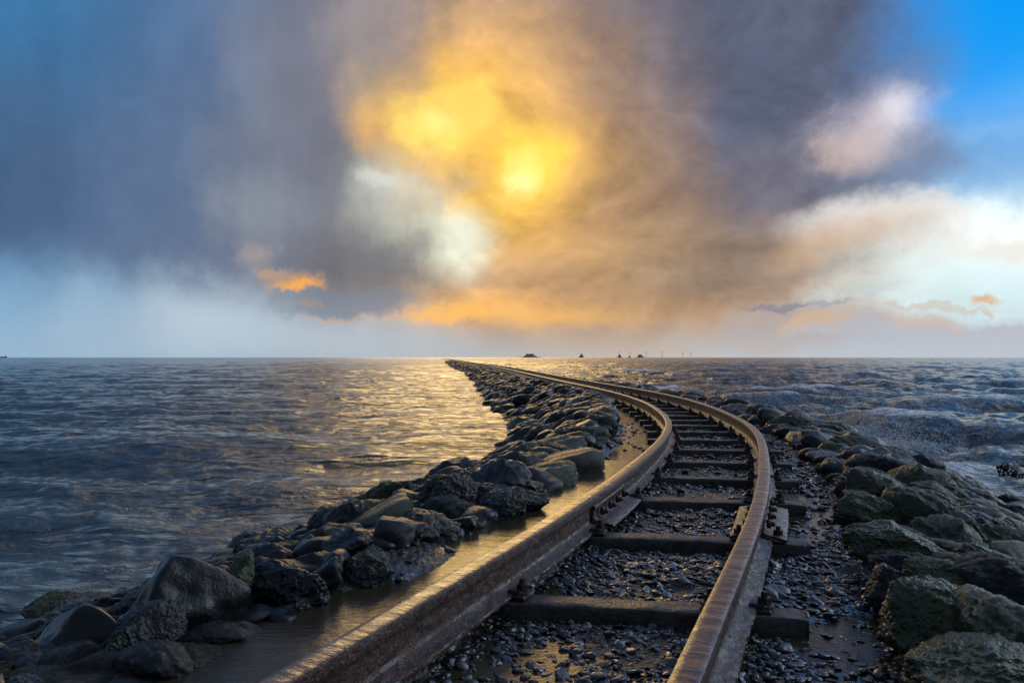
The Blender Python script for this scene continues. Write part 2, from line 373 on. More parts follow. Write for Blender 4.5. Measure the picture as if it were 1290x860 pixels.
M['pebble'] = simple('wet_pebble', (.008, .009, .011), (.045, .043, .042), .3, .4, 12, .6)
M['shell'] = simple('shell', (.30, .30, .29), (.6, .6, .58), .4, .2, 60, .2)
def ground_mat():
    m, B, p = mat('wet_mud'); oc = B.n('ShaderNodeTexCoord').outputs['Object']
    n1 = B.noise(oc, 5, 6, .6); n2 = B.noise(oc, 45, 5, .62); n3 = B.noise(oc, 1.7, 4, .55)
    wet = B.ramp(n3.outputs[0], .46, .56)
    base = B.mix(B.ramp(n1.outputs[0], .3, .7), (.016, .014, .014), (.05, .042, .036))
    vo = B.n('ShaderNodeTexVoronoi', ins={'Vector': oc, 'Scale': 42.0})
    vb = B.ramp(vo.outputs['Distance'], 0, .7, 1, 0)
    setin(B, p, Base_Color=base, Roughness=B.m('SUBTRACT', .5, B.m('MULTIPLY', wet, .34)), Coat_Weight=B.m('MULTIPLY', wet, .5), Coat_Roughness=.12)
    fl = B.m('SUBTRACT', 1.0, B.m('MULTIPLY', wet, .75))
    b = bump(B, n2.outputs[0], B.m('MULTIPLY', fl, .7), .01); b = bump(B, vb, B.m('MULTIPLY', fl, .8), .012, b)
    setin(B, p, Normal=b); B.nt.links.new(b, p.inputs['Coat Normal'])
    return m
M['mud'] = ground_mat()
def water_mat(name, body, puddle=False):
    m, B, p = mat(name); oc = B.n('ShaderNodeTexCoord').outputs['Object']
    geo = B.n('ShaderNodeNewGeometry')
    mp = B.n('ShaderNodeMapping', ins={'Vector': oc, 'Scale': (1, 1.7 if not puddle else 2.4, 1), 'Rotation': (0, 0, R(12))}).outputs[0]
    if puddle:
        n = B.noise(mp, 26, 5, .62, .3)
        setin(B, p, Base_Color=body, Roughness=.03, IOR=1.33, Normal=bump(B, n.outputs[0], .5, .0035))
        return m
    n1 = B.noise(mp, 2.6, 5, .62, .5); n2 = B.noise(mp, 11, 5, .6, .4)
    fo = B.n('ShaderNodeAttribute', attribute_name='foam').outputs['Fac']
    fn = B.noise(B.n('ShaderNodeMapping', ins={'Vector': oc, 'Scale': (.6, 1.8, 1), 'Rotation': (0, 0, R(14))}).outputs[0], 9, 9, .78, .6); fn2 = B.noise(mp, 1.6, 3, .6)
    fm = B.ramp(B.m('ADD', fo, B.m('MULTIPLY', B.m('SUBTRACT', fn.outputs[0], .5), 2.6)), .70, .95)
    base = B.mix(B.ramp(fn2.outputs[0], .35, .65), body, tuple(v*1.5 for v in body))
    base = B.mix(fm, base, (.82, .84, .86))
    setin(B, p, Base_Color=base, Roughness=B.m('ADD', B.m('MULTIPLY', fm, .5), .10), IOR=1.33)
    b = bump(B, B.noise(mp, .6, 3, .55, .3).outputs[0], .7, .8); b = bump(B, n1.outputs[0], .65, .22, b); b = bump(B, n2.outputs[0], .6, .045, b)
    setin(B, p, Normal=b)
    return m
M['sea'] = water_mat('sea_water', (.040, .052, .056))
M['puddle'] = water_mat('puddle_water', (.045, .034, .020), True)
def far_mat(name, c, rough=.8):
    m, B, p = mat(name); setin(B, p, Base_Color=c, Roughness=rough); return m
M['island'] = far_mat('hazy_grass', (.26, .24, .20)); M['farhouse'] = far_mat('hazy_brick', (.34, .26, .21)); M['farroof'] = far_mat('hazy_roof', (.26, .20, .17))  # island colours lightened to stand in for distance haze
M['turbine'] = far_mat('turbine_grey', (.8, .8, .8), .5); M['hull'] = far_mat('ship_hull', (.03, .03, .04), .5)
M['spray'] = far_mat('spray_white', (.8, .82, .85), .3)

# ------------------------------------------------------------------ line of the track
KN = np.log([1.3, 2, 3, 4, 5, 6.2, 7.5, 9, 11, 14, 18, 25, 40, 70, 120])
KV = np.array([-0.143, 0.1443, 0.5374, 0.8948, 1.2144, 1.5555, 1.8321, 2.0195, 2.1501, 2.1085, 1.8037, 1.2593, 0.198, -2.4636, -7.3731])
def _spl(kn, vals):
    n = len(kn); h = np.diff(kn); A = np.zeros((n, n)); b = np.zeros(n); A[0, 0] = A[-1, -1] = 1
    for i in range(1, n-1):
        A[i, i-1] = h[i-1]; A[i, i] = 2*(h[i-1]+h[i]); A[i, i+1] = h[i]; b[i] = 3*((vals[i+1]-vals[i])/h[i]-(vals[i]-vals[i-1])/h[i-1])
    c = np.linalg.solve(A, b); d = np.diff(c)/(3*h); bb = np.diff(vals)/h-h*(2*c[:-1]+c[1:])/3
    return lambda x: (lambda i, t: vals[i]+bb[i]*t+c[i]*t*t+d[i]*t**3)(np.clip(np.searchsorted(kn, x)-1, 0, n-2), x-kn[np.clip(np.searchsorted(kn, x)-1, 0, n-2)])
_f = _spl(KN, KV)
Yd = np.r_[np.arange(-5, 1.5, .01), np.exp(np.arange(math.log(1.5), math.log(118), .004)), np.arange(119, 900, 3.)]
Xd = _f(np.log(np.clip(Yd, 1.5, 118)))
s0 = (Xd[Yd > 1.5][8]-Xd[Yd > 1.5][0])/(Yd[Yd > 1.5][8]-Yd[Yd > 1.5][0])
Xd = np.where(Yd < 1.5, _f(np.log(1.5))+(Yd-1.5)*s0, Xd)
Xd = np.where(Yd > 118, _f(np.log(118.))-(Yd-118)*.092, Xd)
Sd = np.r_[0, np.cumsum(np.hypot(np.diff(Xd), np.diff(Yd)))]
Sd = Sd-np.interp(0, Yd, Sd)
Td = np.gradient(Xd, Yd)
k_ = np.exp(-np.linspace(-2, 2, 31)**2); k_ /= k_.sum(); Td = np.convolve(np.pad(Td, 15, 'edge'), k_, 'valid')
def st2xy(s, t):
    x = np.interp(s, Sd, Xd); y = np.interp(s, Sd, Yd); k = np.interp(s, Sd, Td); q = np.sqrt(1+k*k)
    return x+t/q, y-t*k/q
def heading(s): return np.arctan(np.interp(s, Sd, Td))
def s_of_Y(Y): return np.interp(Y, Yd, Sd)
_tx, _ty = np.array(Xd), np.array(Yd)
def xy2st(x, y):
    x = np.atleast_1d(x); y = np.atleast_1d(y); so = []; to = []
    for a, b in zip(x, y):
        i = ((_tx-a)**2+(_ty-b)**2).argmin(); k = Td[i]; q = math.sqrt(1+k*k)
        dx, dy = a-_tx[i], b-_ty[i]
        so.append(Sd[i]+(dx*k+dy)/q); to.append((dx-dy*k)/q)
    return np.array(so), np.array(to)
G2 = .352          # half the distance between rail centres
SEA = -.55

# ------------------------------------------------------------------ ground of the causeway
def bank_left(y): return 2.62-.50*np.clip((y-4.5)/4.5, 0, 1)
def gheight(s, t, detail=True):
    s = np.asarray(s, float); t = np.asarray(t, float)
    y = np.interp(s, Sd, Yd)
    bed = -.186+0*s
    near = np.clip((4.9-y)/.5, 0, 1)
    gut = -.20+.06*near                                  # gutter outside the left rail
    crestL = -.10+0*s; crestR = -.15+0*s
    far = np.clip((y-15)/20, 0, 1)
    bed = bed+.03*far
    crestL = crestL-.17*far; crestR = crestR-.15*far
    z = np.full(s.shape, 0.) + bed
    def sm(a, b, x): u = np.clip((x-a)/(b-a), 0, 1); return u*u*(3-2*u)
    L = -t; wg = .52+.22*np.clip((y-4.5)/1.0, 0, 1)*np.clip((14-y)/4, 0, 1)
    z = z+(gut-z)*sm(.33, .36, L)
    z = z+(crestL-z)*sm(wg, wg+.22, L)
    eL = bank_left(y)
    z = z+(-.64-z)*sm(.95, eL+.1, L)
    z = z+(-1.6-z)*sm(2.6, 4.4, L)
    z = z+(crestR-z)*sm(.72, 1.05, t)
    z = z+(-.66-z)*sm(.95, 2.6, t)
    z = z+(-1.6-z)*sm(2.6, 4.4, t)
    dam = np.exp(-((y-4.95)/.22)**2)*.1*sm(.36, .4, L)*(1-sm(.8, 1., L))
    z = z+dam
    z = z+.095*np.exp(-((y-2.32)/.30)**2)*sm(.44, .60, L)*(1-sm(.8, 1., L))+.07*np.exp(-((y-3.5)/.18)**2)*sm(.50, .62, L)*(1-sm(.8, 1., L))
    if detail:
        x, yy = st2xy(s, t)
        z = z+fbm2(x*3.1, yy*3.1, 4, 3)*.014+fbm2(x*14, yy*14, 3, 8)*.006
        z = z-.0*s
    return z
sg = np.r_[np.arange(-4.5, 1.0, .08), np.arange(1.0, 9, .025), np.arange(9, 25, .08), np.arange(25, 80, .4), np.arange(80, 800, 6.)]
tg = np.r_[np.arange(-4.4, -2.7, .15), np.arange(-2.7, -1.2, .06), np.arange(-1.2, 1.4, .022), np.arange(1.4, 2.8, .06), np.arange(2.8, 4.5, .15)]
SS, TT = np.meshgrid(sg, tg, indexing='ij')
GX, GY = st2xy(SS, TT); GZ = gheight(SS, TT)
o = mesh_np('ground', np.stack([GX, GY, GZ], -1).reshape(-1, 3), grid_faces(len(sg), len(tg))[:, ::-1], M['mud']); o['kind'] = 'structure'
# standing water
def sheet(name, s0, s1, ds, t0, t1, z, mt, amp=0.0):
    s = np.arange(s0, s1, ds); t = np.linspace(t0, t1, max(3, int((t1-t0)/.03)))
    S, T = np.meshgrid(s, t, indexing='ij'); X, Y = st2xy(S, T)
    Z = z+fbm2(X*16, Y*26, 3, 21)*amp
    return mesh_np(name, np.stack([X, Y, Z], -1).reshape(-1, 3), grid_faces(len(s), len(t))[:, ::-1], mt)
p1 = sheet('puddle', -3, s_of_Y(5.0), .012, -.85, -G2, -.068, M['puddle'], .0009); p1['kind'] = 'structure'
p2 = sheet('puddle', s_of_Y(5.1), s_of_Y(12.0), .03, -1.05, -G2, -.186, M['puddle'], .0009); p2['kind'] = 'structure'
p3 = sheet('puddle', 1.0, 30, .03, -G2, 1.0, -.1915, M['puddle'], .0008); p3['kind'] = 'structure'

# ------------------------------------------------------------------ sea
def ocean_tile(L, n, wdir, V, seed, lo, hi, spread=2):
    r = np.random.default_rng(seed)
    k1 = np.fft.fftfreq(n, L/n)*2*np.pi
    KX, KY = np.meshgrid(k1, k1, indexing='ij'); K = np.hypot(KX, KY); K[0, 0] = 1
    g = 9.81; Lw = V*V/g
    Ph = np.exp(-1/(K*Lw)**2)/K**3.6
    cosw = (KX*math.cos(wdir)+KY*math.sin(wdir))/K
    Ph *= np.abs(cosw)**spread*np.where(cosw < 0, .15, 1)
    Ph *= (K > 2*np.pi/hi)*(K < 2*np.pi/lo); Ph[0, 0] = 0
    Hk = np.sqrt(Ph)*(r.normal(size=(n, n))+1j*r.normal(size=(n, n)))
    h = np.fft.ifft2(Hk).real; dx = np.fft.ifft2(1j*KX/K*Hk).real; dy = np.fft.ifft2(1j*KY/K*Hk).real
    sc = 1/h.std(); return h*sc, dx*sc, dy*sc, L, n
def samp(tile, x, y, rot):
    h, dx, dy, L, n = tile; c, s = math.cos(rot), math.sin(rot)
    u = (x*c+y*s)/L*n; v = (-x*s+y*c)/L*n
    i = np.floor(u).astype(int); j = np.floor(v).astype(int); fu = u-i; fv = v-j
    def B(a):
        return (a[i % n, j % n]*(1-fu)*(1-fv)+a[(i+1) % n, j % n]*fu*(1-fv)+a[i % n, (j+1) % n]*(1-fu)*fv+a[(i+1) % n, (j+1) % n]*fu*fv)
    X, Y = B(dx), B(dy)
    return B(h), X*c-Y*s, X*s+Y*c
tA = ocean_tile(61, 512, R(-100), 3.4, 1, 1.3, 14, 3)
tB = ocean_tile(17, 512, R(-80), 1.9, 2, .12, 2.2, .8)
tC = ocean_tile(133, 512, R(-115), 5.0, 3, 3, 40, 4)
rr = [1.4]
while rr[-1] < 20000:
    r_ = rr[-1]; rr.append(r_*(1+(.0085 if r_ < 40 else .012 if r_ < 150 else .02 if r_ < 1000 else .08)))
rr = np.array(rr)
th = np.r_[np.arange(-72, 72, .13), np.arange(72, 288, 4.)]; th = np.radians(th)
RR, TH = np.meshgrid(rr, th, indexing='ij')
X0 = RR*np.sin(TH); Y0 = RR*np.cos(TH)
cx = np.interp(Y0, Yd, Xd); kx = np.interp(Y0, Yd, Td)
lat = (X0-cx)/np.sqrt(1+kx*kx)
right = np.clip((lat+1)/2, 0, 1)
bankd = np.where(lat > 0, lat-2.35, -lat-bank_left(Y0)+.15)
shore = np.clip(.25+bankd/2.0, .25, 1)
aA = (.034+.050*right)*shore; aB = (.015+.020*right)*np.clip(60/RR, .3, 1)*(.6+.4*shore); aC = (.020+.05*right)*shore*np.clip(RR/14, .3, 1)
fadef = np.clip(1200/RR, 0, 1)
hA, xA, yA = samp(tA, X0, Y0, .2); hB, xB, yB = samp(tB, X0, Y0, -.35); hC, xC, yC = samp(tC, X0, Y0, .1)
Z = SEA+fadef*(aA*hA+aB*hB+aC*hC)
ch = 1.1*fadef
Xw = X0-ch*(aA*xA+aB*xB+aC*xC)*.9; Yw = Y0-ch*(aA*yA+aB*yB+aC*yC)*.9
crest = (hA*.6+hC*.55+hB*.25)
foam = np.clip((crest-.45)*.65, 0, 1.)*right*np.clip(RR/6, 0, 1)
nn = fbm2(X0*.55, Y0*.55, 4, 31)
edgeR = np.exp(-np.clip(bankd, 0, 9)/1.3)*right*(.62+.6*np.clip(nn+.35, 0, 1))
nl = fbm2(X0*.8, Y0*.8, 3, 44)
edgeL = np.exp(-np.clip(bankd, 0, 9)/.25)*(1-right)*np.clip(Y0/26, .12, 1)*np.clip(nl+.5, 0, 1)*.75
foam = np.maximum(foam, np.maximum(edgeR, edgeL))
Fw = grid_faces(len(rr), len(th), wrap=True)
o = mesh_np('sea', np.stack([Xw, Yw, Z], -1).reshape(-1, 3), Fw[:, ::-1], M['sea'], attrs={'foam': foam.ravel()}); o['kind'] = 'structure'

# ------------------------------------------------------------------ track
track = empty('railway_track', (float(st2xy(0, 0)[0]), float(st2xy(0, 0)[1]), -.16))
tag(track, 'rusty narrow gauge railway track curving away along the stone causeway', 'railway track')
TO = np.array(track.location)
def under(o, par, base): o.parent = par; return o
prof = [(-.026, 0), (-.010, .0006), (.010, .0006), (.026, 0), (.0285, -.0015), (.0295, -.004), (.0295, -.032), (.027, -.038), (.012, -.043), (.009, -.050), (.008, -.104), (.012, -.113), (.030, -.119), (.055, -.124), (.057, -.129), (.056, -.137),
        (-.056, -.137), (-.057, -.129), (-.055, -.124), (-.030, -.119), (-.012, -.113), (-.008, -.104), (-.009, -.050), (-.012, -.043), (-.027, -.038), (-.0295, -.032), (-.0295, -.004), (-.0285, -.0015)]
_p = []
for (a, b) in zip(prof, prof[1:]+prof[:1]):
    k = max(1, int(math.hypot(a[0]-b[0], a[1]-b[1])/.009))
    if abs(a[0]) <= .0311 and abs(b[0]) <= .0311 and a[1] >= 0: k = 1
    if a[1] < -.13 and b[1] < -.13: k = 1
    _p += [(a[0]+(b[0]-a[0])*j/k, a[1]+(b[1]-a[1])*j/k) for j in range(k)]
prof = _p
def rail(t0, seed):
    s = np.r_[np.arange(-4, 1, .06), np.arange(1, 7, .008), np.arange(7, 20, .04), np.arange(20, 80, .4), np.arange(80, 600, 6.)]
    pr = np.array(prof); a = np.linspace(0, 1, len(pr))
    S = np.repeat(s[:, None], len(pr), 1); off = np.repeat(pr[None, :, 0], len(s), 0); z = np.repeat(pr[None, :, 1], len(s), 0)
    p3 = np.stack([S*9, off*90+seed, z*90], -1); n = fbm(p3*np.array([3, 1, 1]), 4, seed, .65)
    crust = np.where(z < -.045, 1.0, np.where(z < -.004, .35, .12))
    nf = np.clip(1-(S-8)/10, 0.2, 1)
    off2 = off+n*.0018*crust*nf*np.sign(off+1e-9); z2 = z+fbm(p3*np.array([4, 1.6, 1])+9, 3, seed+5, .7)*.0011*crust*nf
    wob = fbm2(s*.35, s*0+seed, 2, seed)*.004
    lift = fbm2(s*.22, s*0+seed*3.3, 2, seed)*.004
    X, Y = st2xy(S, t0+off2+wob[:, None])
    V = np.stack([X, Y, z2+lift[:, None]], -1)-TO
    m = len(pr)
    uv = np.stack([S, off+(z*.5)], -1)
    F = grid_faces(len(s), m, wrap=True)
    e = len(s)-1
    return mesh_np('rail', V.reshape(-1, 3), [F, np.array([np.arange(m)]), np.array([np.arange(m)[::-1]+e*m])], M['rust'], track, smooth='angle', uv=uv.reshape(-1, 2))
railL = rail(-G2, 2); railR = rail(G2, 5)
# sleepers at the places read from the photograph, then every 0.74 m
sY = [-2.2, -1.4, -.6, .15, .9, 1.62, 2.41, 3.29, 4.13, 4.90, 5.64, 6.38, 7.15, 7.9, 8.65, 9.34, 10.07, 10.8, 11.6, 12.4]
ss = [float(s_of_Y(y)) for y in sY]
while len(ss) < 300: ss.append(ss[-1]+.745)
def sleeper_geo(seed, fine=True):
    nx, prof_s = (60 if fine else 2), None
    L, W, Hh, b = 1.10, .112, .11, .006
    p = [(-W/2+b, 0), (W/2-b, 0), (W/2-b*.3, -b*.3), (W/2, -b), (W/2+.008, -Hh), (-W/2-.008, -Hh), (-W/2, -b), (-W/2+b*.3, -b*.3)]
    if fine:
        p = [(-W/2+b, 0), (-W/6, .001), (W/6, .001), (W/2-b, 0), (W/2-b*.3, -b*.3), (W/2, -b), (W/2+.002, -.04), (W/2+.004, -.075), (W/2+.008, -Hh), (-W/2-.008, -Hh), (-W/2-.004, -.075), (-W/2-.002, -.04), (-W/2, -b), (-W/2+b*.3, -b*.3)]
    p = np.array(p); m = len(p)
    x = np.linspace(-L/2, L/2, nx)
    X = np.repeat(x[:, None], m, 1); Yv = np.repeat(p[None, :, 0], nx, 0); Zv = np.repeat(p[None, :, 1], nx, 0)
    if fine:
        q = np.stack([X*9, Yv*30, Zv*30+seed*7], -1)
        Yv = Yv+fbm(q, 3, seed)*.005*np.sign(Yv); Zv = Zv+fbm(q+5, 3, seed)*.004
        ed = np.abs(x) > L/2-.001; Yv[ed] *= .96; Zv[ed] = Zv[ed]-.004
    V = np.stack([X, Yv, Zv], -1).reshape(-1, 3)
    return V, [grid_faces(nx, m, True)[:, ::-1], np.array([np.arange(m)[::-1]]), np.array([np.arange(m)+(nx-1)*m])]
def clip_geo():
    parts = [box((0, 0, .006), (.055, .075, .012), .003), box((-.012, 0, .018), (.05, .05, .014), .004)]
    parts.append(cyl((.004, 0, .012), .030, .008, 16, .028)); parts.append(cyl((.004, 0, .02), .019, .022, 6)); parts.append(cyl((.004, 0, .04), .0105, .018, 10, .009))
    return join(parts)
cV, cF = clip_geo()
clipmesh = None
variants = []
idx_near = [i for i, s in enumerate(ss) if s > -3.5]
words = ['nearest', 'second', 'third', 'fourth', 'fifth', 'sixth', 'seventh', 'eighth']
ZS = -.139
count = 0
for i, s in enumerate(ss[:104]):
    if s < 1.0: continue
    x, y = st2xy(s, 0.); h = float(heading(s))
    ang = -h*(.5 if h > 0 else 1)
    if len(variants) < 6:
        V, F = sleeper_geo(i); o = mesh_np('sleeper', V, F, M['sleeper'], track); variants.append(o)
    else:
        o = variants[i % 6].copy(); COL.objects.link(o); o.parent = track
        for ch in list(o.children): pass
    o.location = Vector((float(x), float(y), ZS+random.uniform(-.002, .001)))-Vector(TO); o.rotation_euler = (0, 0, ang+random.uniform(-.01, .01))
    o.name = 'sleeper'
    if count < 24:
        for sd_, tr in ((-1, -G2), (-1, G2), (1, -G2), (1, G2)):
            # point on the sleeper under the foot edge of the rail
            tt_ = tr+sd_*.072
            if clipmesh is None: c = mesh_np('rail_clip', cV, cF, M['iron'], o, smooth=False); clipmesh = c.data
            else: c = bpy.data.objects.new('rail_clip', clipmesh); COL.objects.link(c); c.parent = o
            ca = math.cos(h+ang)
            c.location = (tt_/ca, 0, .002); c.rotation_euler = (0, 0, (-h-ang)+(math.pi if sd_ < 0 else 0)+random.uniform(-.12, .12))
    count += 1
parts = []
for s in ss[104:]:
    x, y = st2xy(s, 0.); V, F = sleeper_geo(1, False); a = -float(heading(s)); c, sn = math.cos(a), math.sin(a)
    V = V@np.array([[c, sn, 0], [-sn, c, 0], [0, 0, 1]])+np.array([float(x), float(y), ZS])-TO
    parts.append((V, F))
V, F = join(parts); o = mesh_np('sleepers', V, F, M['sleeper'], track, smooth=False); o['kind'] = 'stuff'
# angle fishplates with a broad foot at the joints
def fishplate(rl, t0, side, sa, sb):
    s = np.linspace(sa, sb, 40)
    p = np.array([(.013, -.044), (.026, -.046), (.028, -.060), (.021, -.066), (.021, -.096), (.034, -.107), (.062, -.113), (.108, -.120), (.112, -.124), (.110, -.134), (.060, -.131), (.058, -.126), (.030, -.117), (.012, -.110), (.010, -.060)])
    m = len(p); S = np.repeat(s[:, None], m, 1); off = np.repeat(p[None, :, 0], 40, 0); z = np.repeat(p[None, :, 1], 40, 0)
    q = np.stack([S*25, off*60, z*60], -1); off = off+fbm(q, 3, 4)*.0025; z = z+fbm(q+7, 3, 6)*.002
    X, Y = st2xy(S, t0+side*off); V = (np.stack([X, Y, z], -1)-TO).reshape(-1, 3)
    F = [grid_faces(40, m, True), np.array([np.arange(m)]), np.array([np.arange(m)[::-1]+39*m])]
    if side < 0: F = [f[:, ::-1] for f in F]
    pts = [(V, F)]
    for k in range(4):
        sk = sa+(sb-sa)*(.14+.24*k); x, y = st2xy(sk, t0+side*.03); h = float(heading(sk))
        v, f = join([cyl((0, 0, 0), .019, .018, 6, ax=0), cyl((.018, 0, 0), .010, .016, 8, ax=0)])
        v = v*np.array([side, 1, 1]); c, sn = math.cos(-h), math.sin(-h)
        v = v@np.array([[c, sn, 0], [-sn, c, 0], [0, 0, 1]])+np.array([float(x), float(y), -.081])-TO
        pts.append((v, f))
    V, F = join(pts)
    mesh_np('fishplate', V, F, M['rust'], rl, uv=np.c_[V[:, 1], V[:, 0]])
for rl, t0 in ((railL, -G2), (railR, G2)):
    sa, sb = float(s_of_Y(3.29))+.12, float(s_of_Y(4.13))-.10
    d = -.06 if t0 < 0 else -.10
    for sd_ in (-1, 1): fishplate(rl, t0, sd_, sa+d, sb+d)

# ------------------------------------------------------------------ boulders
def ico(n):
    t = (1+5**.5)/2
    V = np.array([(-1, t, 0), (1, t, 0), (-1, -t, 0), (1, -t, 0), (0, -1, t), (0, 1, t), (0, -1, -t), (0, 1, -t), (t, 0, -1), (t, 0, 1), (-t, 0, -1), (-t, 0, 1)], float)
    F = np.array([(0, 11, 5), (0, 5, 1), (0, 1, 7), (0, 7, 10), (0, 10, 11), (1, 5, 9), (5, 11, 4), (11, 10, 2), (10, 7, 6), (7, 1, 8), (3, 9, 4), (3, 4, 2), (3, 2, 6), (3, 6, 8), (3, 8, 9), (4, 9, 5), (2, 4, 11), (6, 2, 10), (8, 6, 7), (9, 8, 1)])
    V /= np.linalg.norm(V[0])
    for _ in range(n):
        E = np.sort(np.concatenate([F[:, [0, 1]], F[:, [1, 2]], F[:, [2, 0]]]), 1)
        U, inv = np.unique(E, axis=0, return_inverse=True); inv = inv.ravel()
        mid = V[U].sum(1); mid /= np.linalg.norm(mid, axis=1)[:, None]
        a, b, c = (inv[:len(F)]+len(V), inv[len(F):2*len(F)]+len(V), inv[2*len(F):]+len(V))
        V = np.r_[V, mid]
        F = np.concatenate([np.c_[F[:, 0], a, c], np.c_[F[:, 1], b, a], np.c_[F[:, 2], c, b], np.c_[a, b, c]])
    return V, F
ICO = {n: ico(n) for n in (1, 2, 3, 4, 5, 6)}
def rock_geo(n, seed, smooth=False, facets=9, sharp=44):
    V, F = ICO[n]; r = np.random.default_rng(seed)
    pl = r.normal(size=(facets, 3)); pl /= np.linalg.norm(pl, axis=1)[:, None]; d = r.uniform(.62, 1.0, facets)
    if smooth: sharp = 20
    q = np.clip(V@pl.T, 0, None)/d
    rad = (q**sharp).sum(1)+(.92)**sharp*.6
    rad = rad**(-1/sharp)
    rad = rad*(1+(.13*fbm(V*1.3+seed, 2, seed) if smooth else .10*fbm(V*1.6+seed, 3, seed))+(.0 if smooth else .045*fbm(V*5+seed, 3, seed+3)))
    if not smooth and n >= 4:
        # weathered ledges and small chips
        f = fbm(V*3.2+seed*2.1, 3, seed+9); rad = rad*(1-.035*np.clip(np.abs(f)*4, 0, 1)+.03)
        rad = rad*(1+.022*fbm(V*13, 4, seed+11, .6))
    return V*rad[:, None], F
def W(px, py, z): Y = (CAM_H-z)*1000/(py-450); return (px-645)/1000*Y, Y
rocks = []   # x,y,z, dims(3 half sizes), rot z, tilt(x,y), mat, label or None
# boulders one can single out: px, py, z of centre, half sizes (along, across, height), heading, tilt, material, label
hero = [
 (238, 770, -.045, (.145, .125, .150), 30, (.1, -.1), 'tar', 'large smooth black hump-shaped boulder at lower left, its crest catching gold light', True),
 (300, 757, -.06, (.07, .05, .12), 70, (.1, .35), 'moss', 'upright mossy slab leaning on the right side of the large black hump boulder', False),
 (108, 836, -.13, (.15, .11, .12), -20, (0, .3), 'tar', 'smooth black wedge boulder in the bottom left corner of the view', True),
 (180, 838, -.12, (.13, .11, .14), 15, (.2, -.3), 'dark', 'rough speckled boulder pressed against the black wedge in the bottom left corner', False),
 (218, 812, -.14, (.10, .09, .08), -20, (0, -.2), 'tar', 'low rounded black stone between the hump boulder and the brown puddle', True),
 (92, 772, -.21, (.13, .09, .085), 10, (0, .1), 'lichen', 'pale lichen-covered rock at far left by the water edge', False),
 (365, 752, -.07, (.14, .11, .10), 5, (0, -.1), 'tar', 'squarish black boulder with a flat top beside the brown puddle', False),
 (422, 735, -.08, (.08, .10, .09), 40, (.1, -.2), 'tar', 'narrow black boulder wedged right of the squarish flat-topped one', True),
 (464, 722, -.06, (.10, .10, .085), 20, (.15, -.2), 'dark', 'wet angular boulder with bright streaks down its puddle side', False),
 (470, 686, -.05, (.16, .10, .06), 25, (0, -.1), 'dark', 'flat black slab lying across the left bank above the angular streaked boulder', False),
 (380, 700, -.13, (.11, .09, .07), 0, (0, 0), 'moss', 'greenish flat boulder behind the squarish black one on the left bank', False),
 (322, 702, -.17, (.08, .06, .06), 30, (0, 0), 'tar', 'small smooth black stone at the left water edge behind the hump boulder', True),
 (532, 672, -.05, (.13, .11, .09), 35, (.1, -.1), 'dark', 'blocky boulder with a broken pale right face above the gold puddle', False),
 (492, 648, -.09, (.13, .08, .06), 20, (0, -.2), 'tar', 'long dark slab dipping to the sea behind the blocky pale-faced boulder', False),
 (563, 630, -.03, (.13, .11, .10), 10, (0, 0), 'dark', 'speckled black boulder with a domed top on the crest of the left bank', False),
 (592, 662, -.08, (.11, .09, .07), 30, (0, -.2), 'tar', 'smooth low boulder touching the gold puddle left of the rail', True),
 (630, 645, -.06, (.13, .10, .09), 20, (0, -.2), 'dark', 'rounded dark boulder where the gold puddle narrows beside the left rail', False),
 (600, 612, -.04, (.14, .10, .08), 25, (0, 0), 'moss', 'greenish boulder on the left bank right behind the domed speckled one', False),
 (1225, 862, -.12, (.24, .16, .11), 10, (0, .1), 'moss', 'broad moss-topped boulder in the bottom right corner of the view', False),
 (1165, 792, -.10, (.17, .15, .13), -15, (0, .25), 'moss', 'big mossy boulder jutting towards the track with a dark hollow beneath', False),
 (1262, 800, -.13, (.16, .12, .10), -25, (0, .2), 'brown', 'brown boulder behind the bottom right mossy one at the right frame edge', False),
 (1115, 738, -.10, (.07, .08, .085), 40, (0, .3), 'dark', 'small dark pointed boulder at the foot of the right bank by the wet mud', False),
 (1185, 738, -.07, (.15, .10, .08), -20, (0, .2), 'moss', 'low mossy boulder right of the small dark pointed one', False),
 (1130, 690, -.07, (.19, .14, .10), -15, (0, .2), 'brown', 'large brown ridged boulder on the right bank opposite the nearest sleeper ends', False),
 (1098, 650, -.07, (.17, .12, .10), -20, (0, .2), 'moss', 'long moss-edged boulder beside the track behind the large brown ridged one', False),
 (1225, 672, -.15, (.20, .13, .10), -20, (0, .25), 'dark', 'grey pitted slab sloping to the sea behind the brown ridged boulder', False),
 (1262, 728, -.15, (.19, .13, .10), -25, (0, .25), 'dark', 'grey slab at the right frame edge between two mossy boulders', False),
 (1098, 612, -.06, (.17, .12, .09), -15, (0, .2), 'brown', 'brownish boulder on the right bank crest left of the sea with pale ridges', False),
 (1172, 640, -.12, (.18, .10, .08), -30, (0, .3), 'dark', 'long wet slab with a bright upper edge on the seaward right bank', False),
]
placed = []
def addrock(x, y, z, d, rz, tilt, mt, label=None, sm=False, seed=0): rocks.append(dict(x=x, y=y, z=z, d=d, rz=rz, tilt=tilt, mt=mt, label=label, sm=sm, seed=seed)); placed.append((x, y, (d[0]+d[1])/2))
for i, (px, py, z, d, rz, tilt, mt, lb, sm) in enumerate(hero):
    if px > 1000: d = (d[0]*.86, d[1]*.86, d[2]*.86); z -= .012
    x, y = W(px, py, z); addrock(x, y, z, d, R(rz), tilt, mt, lb, sm, 100+i)
# lone rocks standing in the sea on the right
for (px, py, w_, lb) in ((1270, 592, .10, 'lone dark rock poking out of the sea near the right frame edge'), (1160, 574, .11, 'lone pointed rock in the surf just off the right bank')):
    x, y = W(px, py, -.53); addrock(x, y, -.56, (w_*1.2, w_, w_*1.0), .3, (0, 0), 'tar', lb, False, int(px))
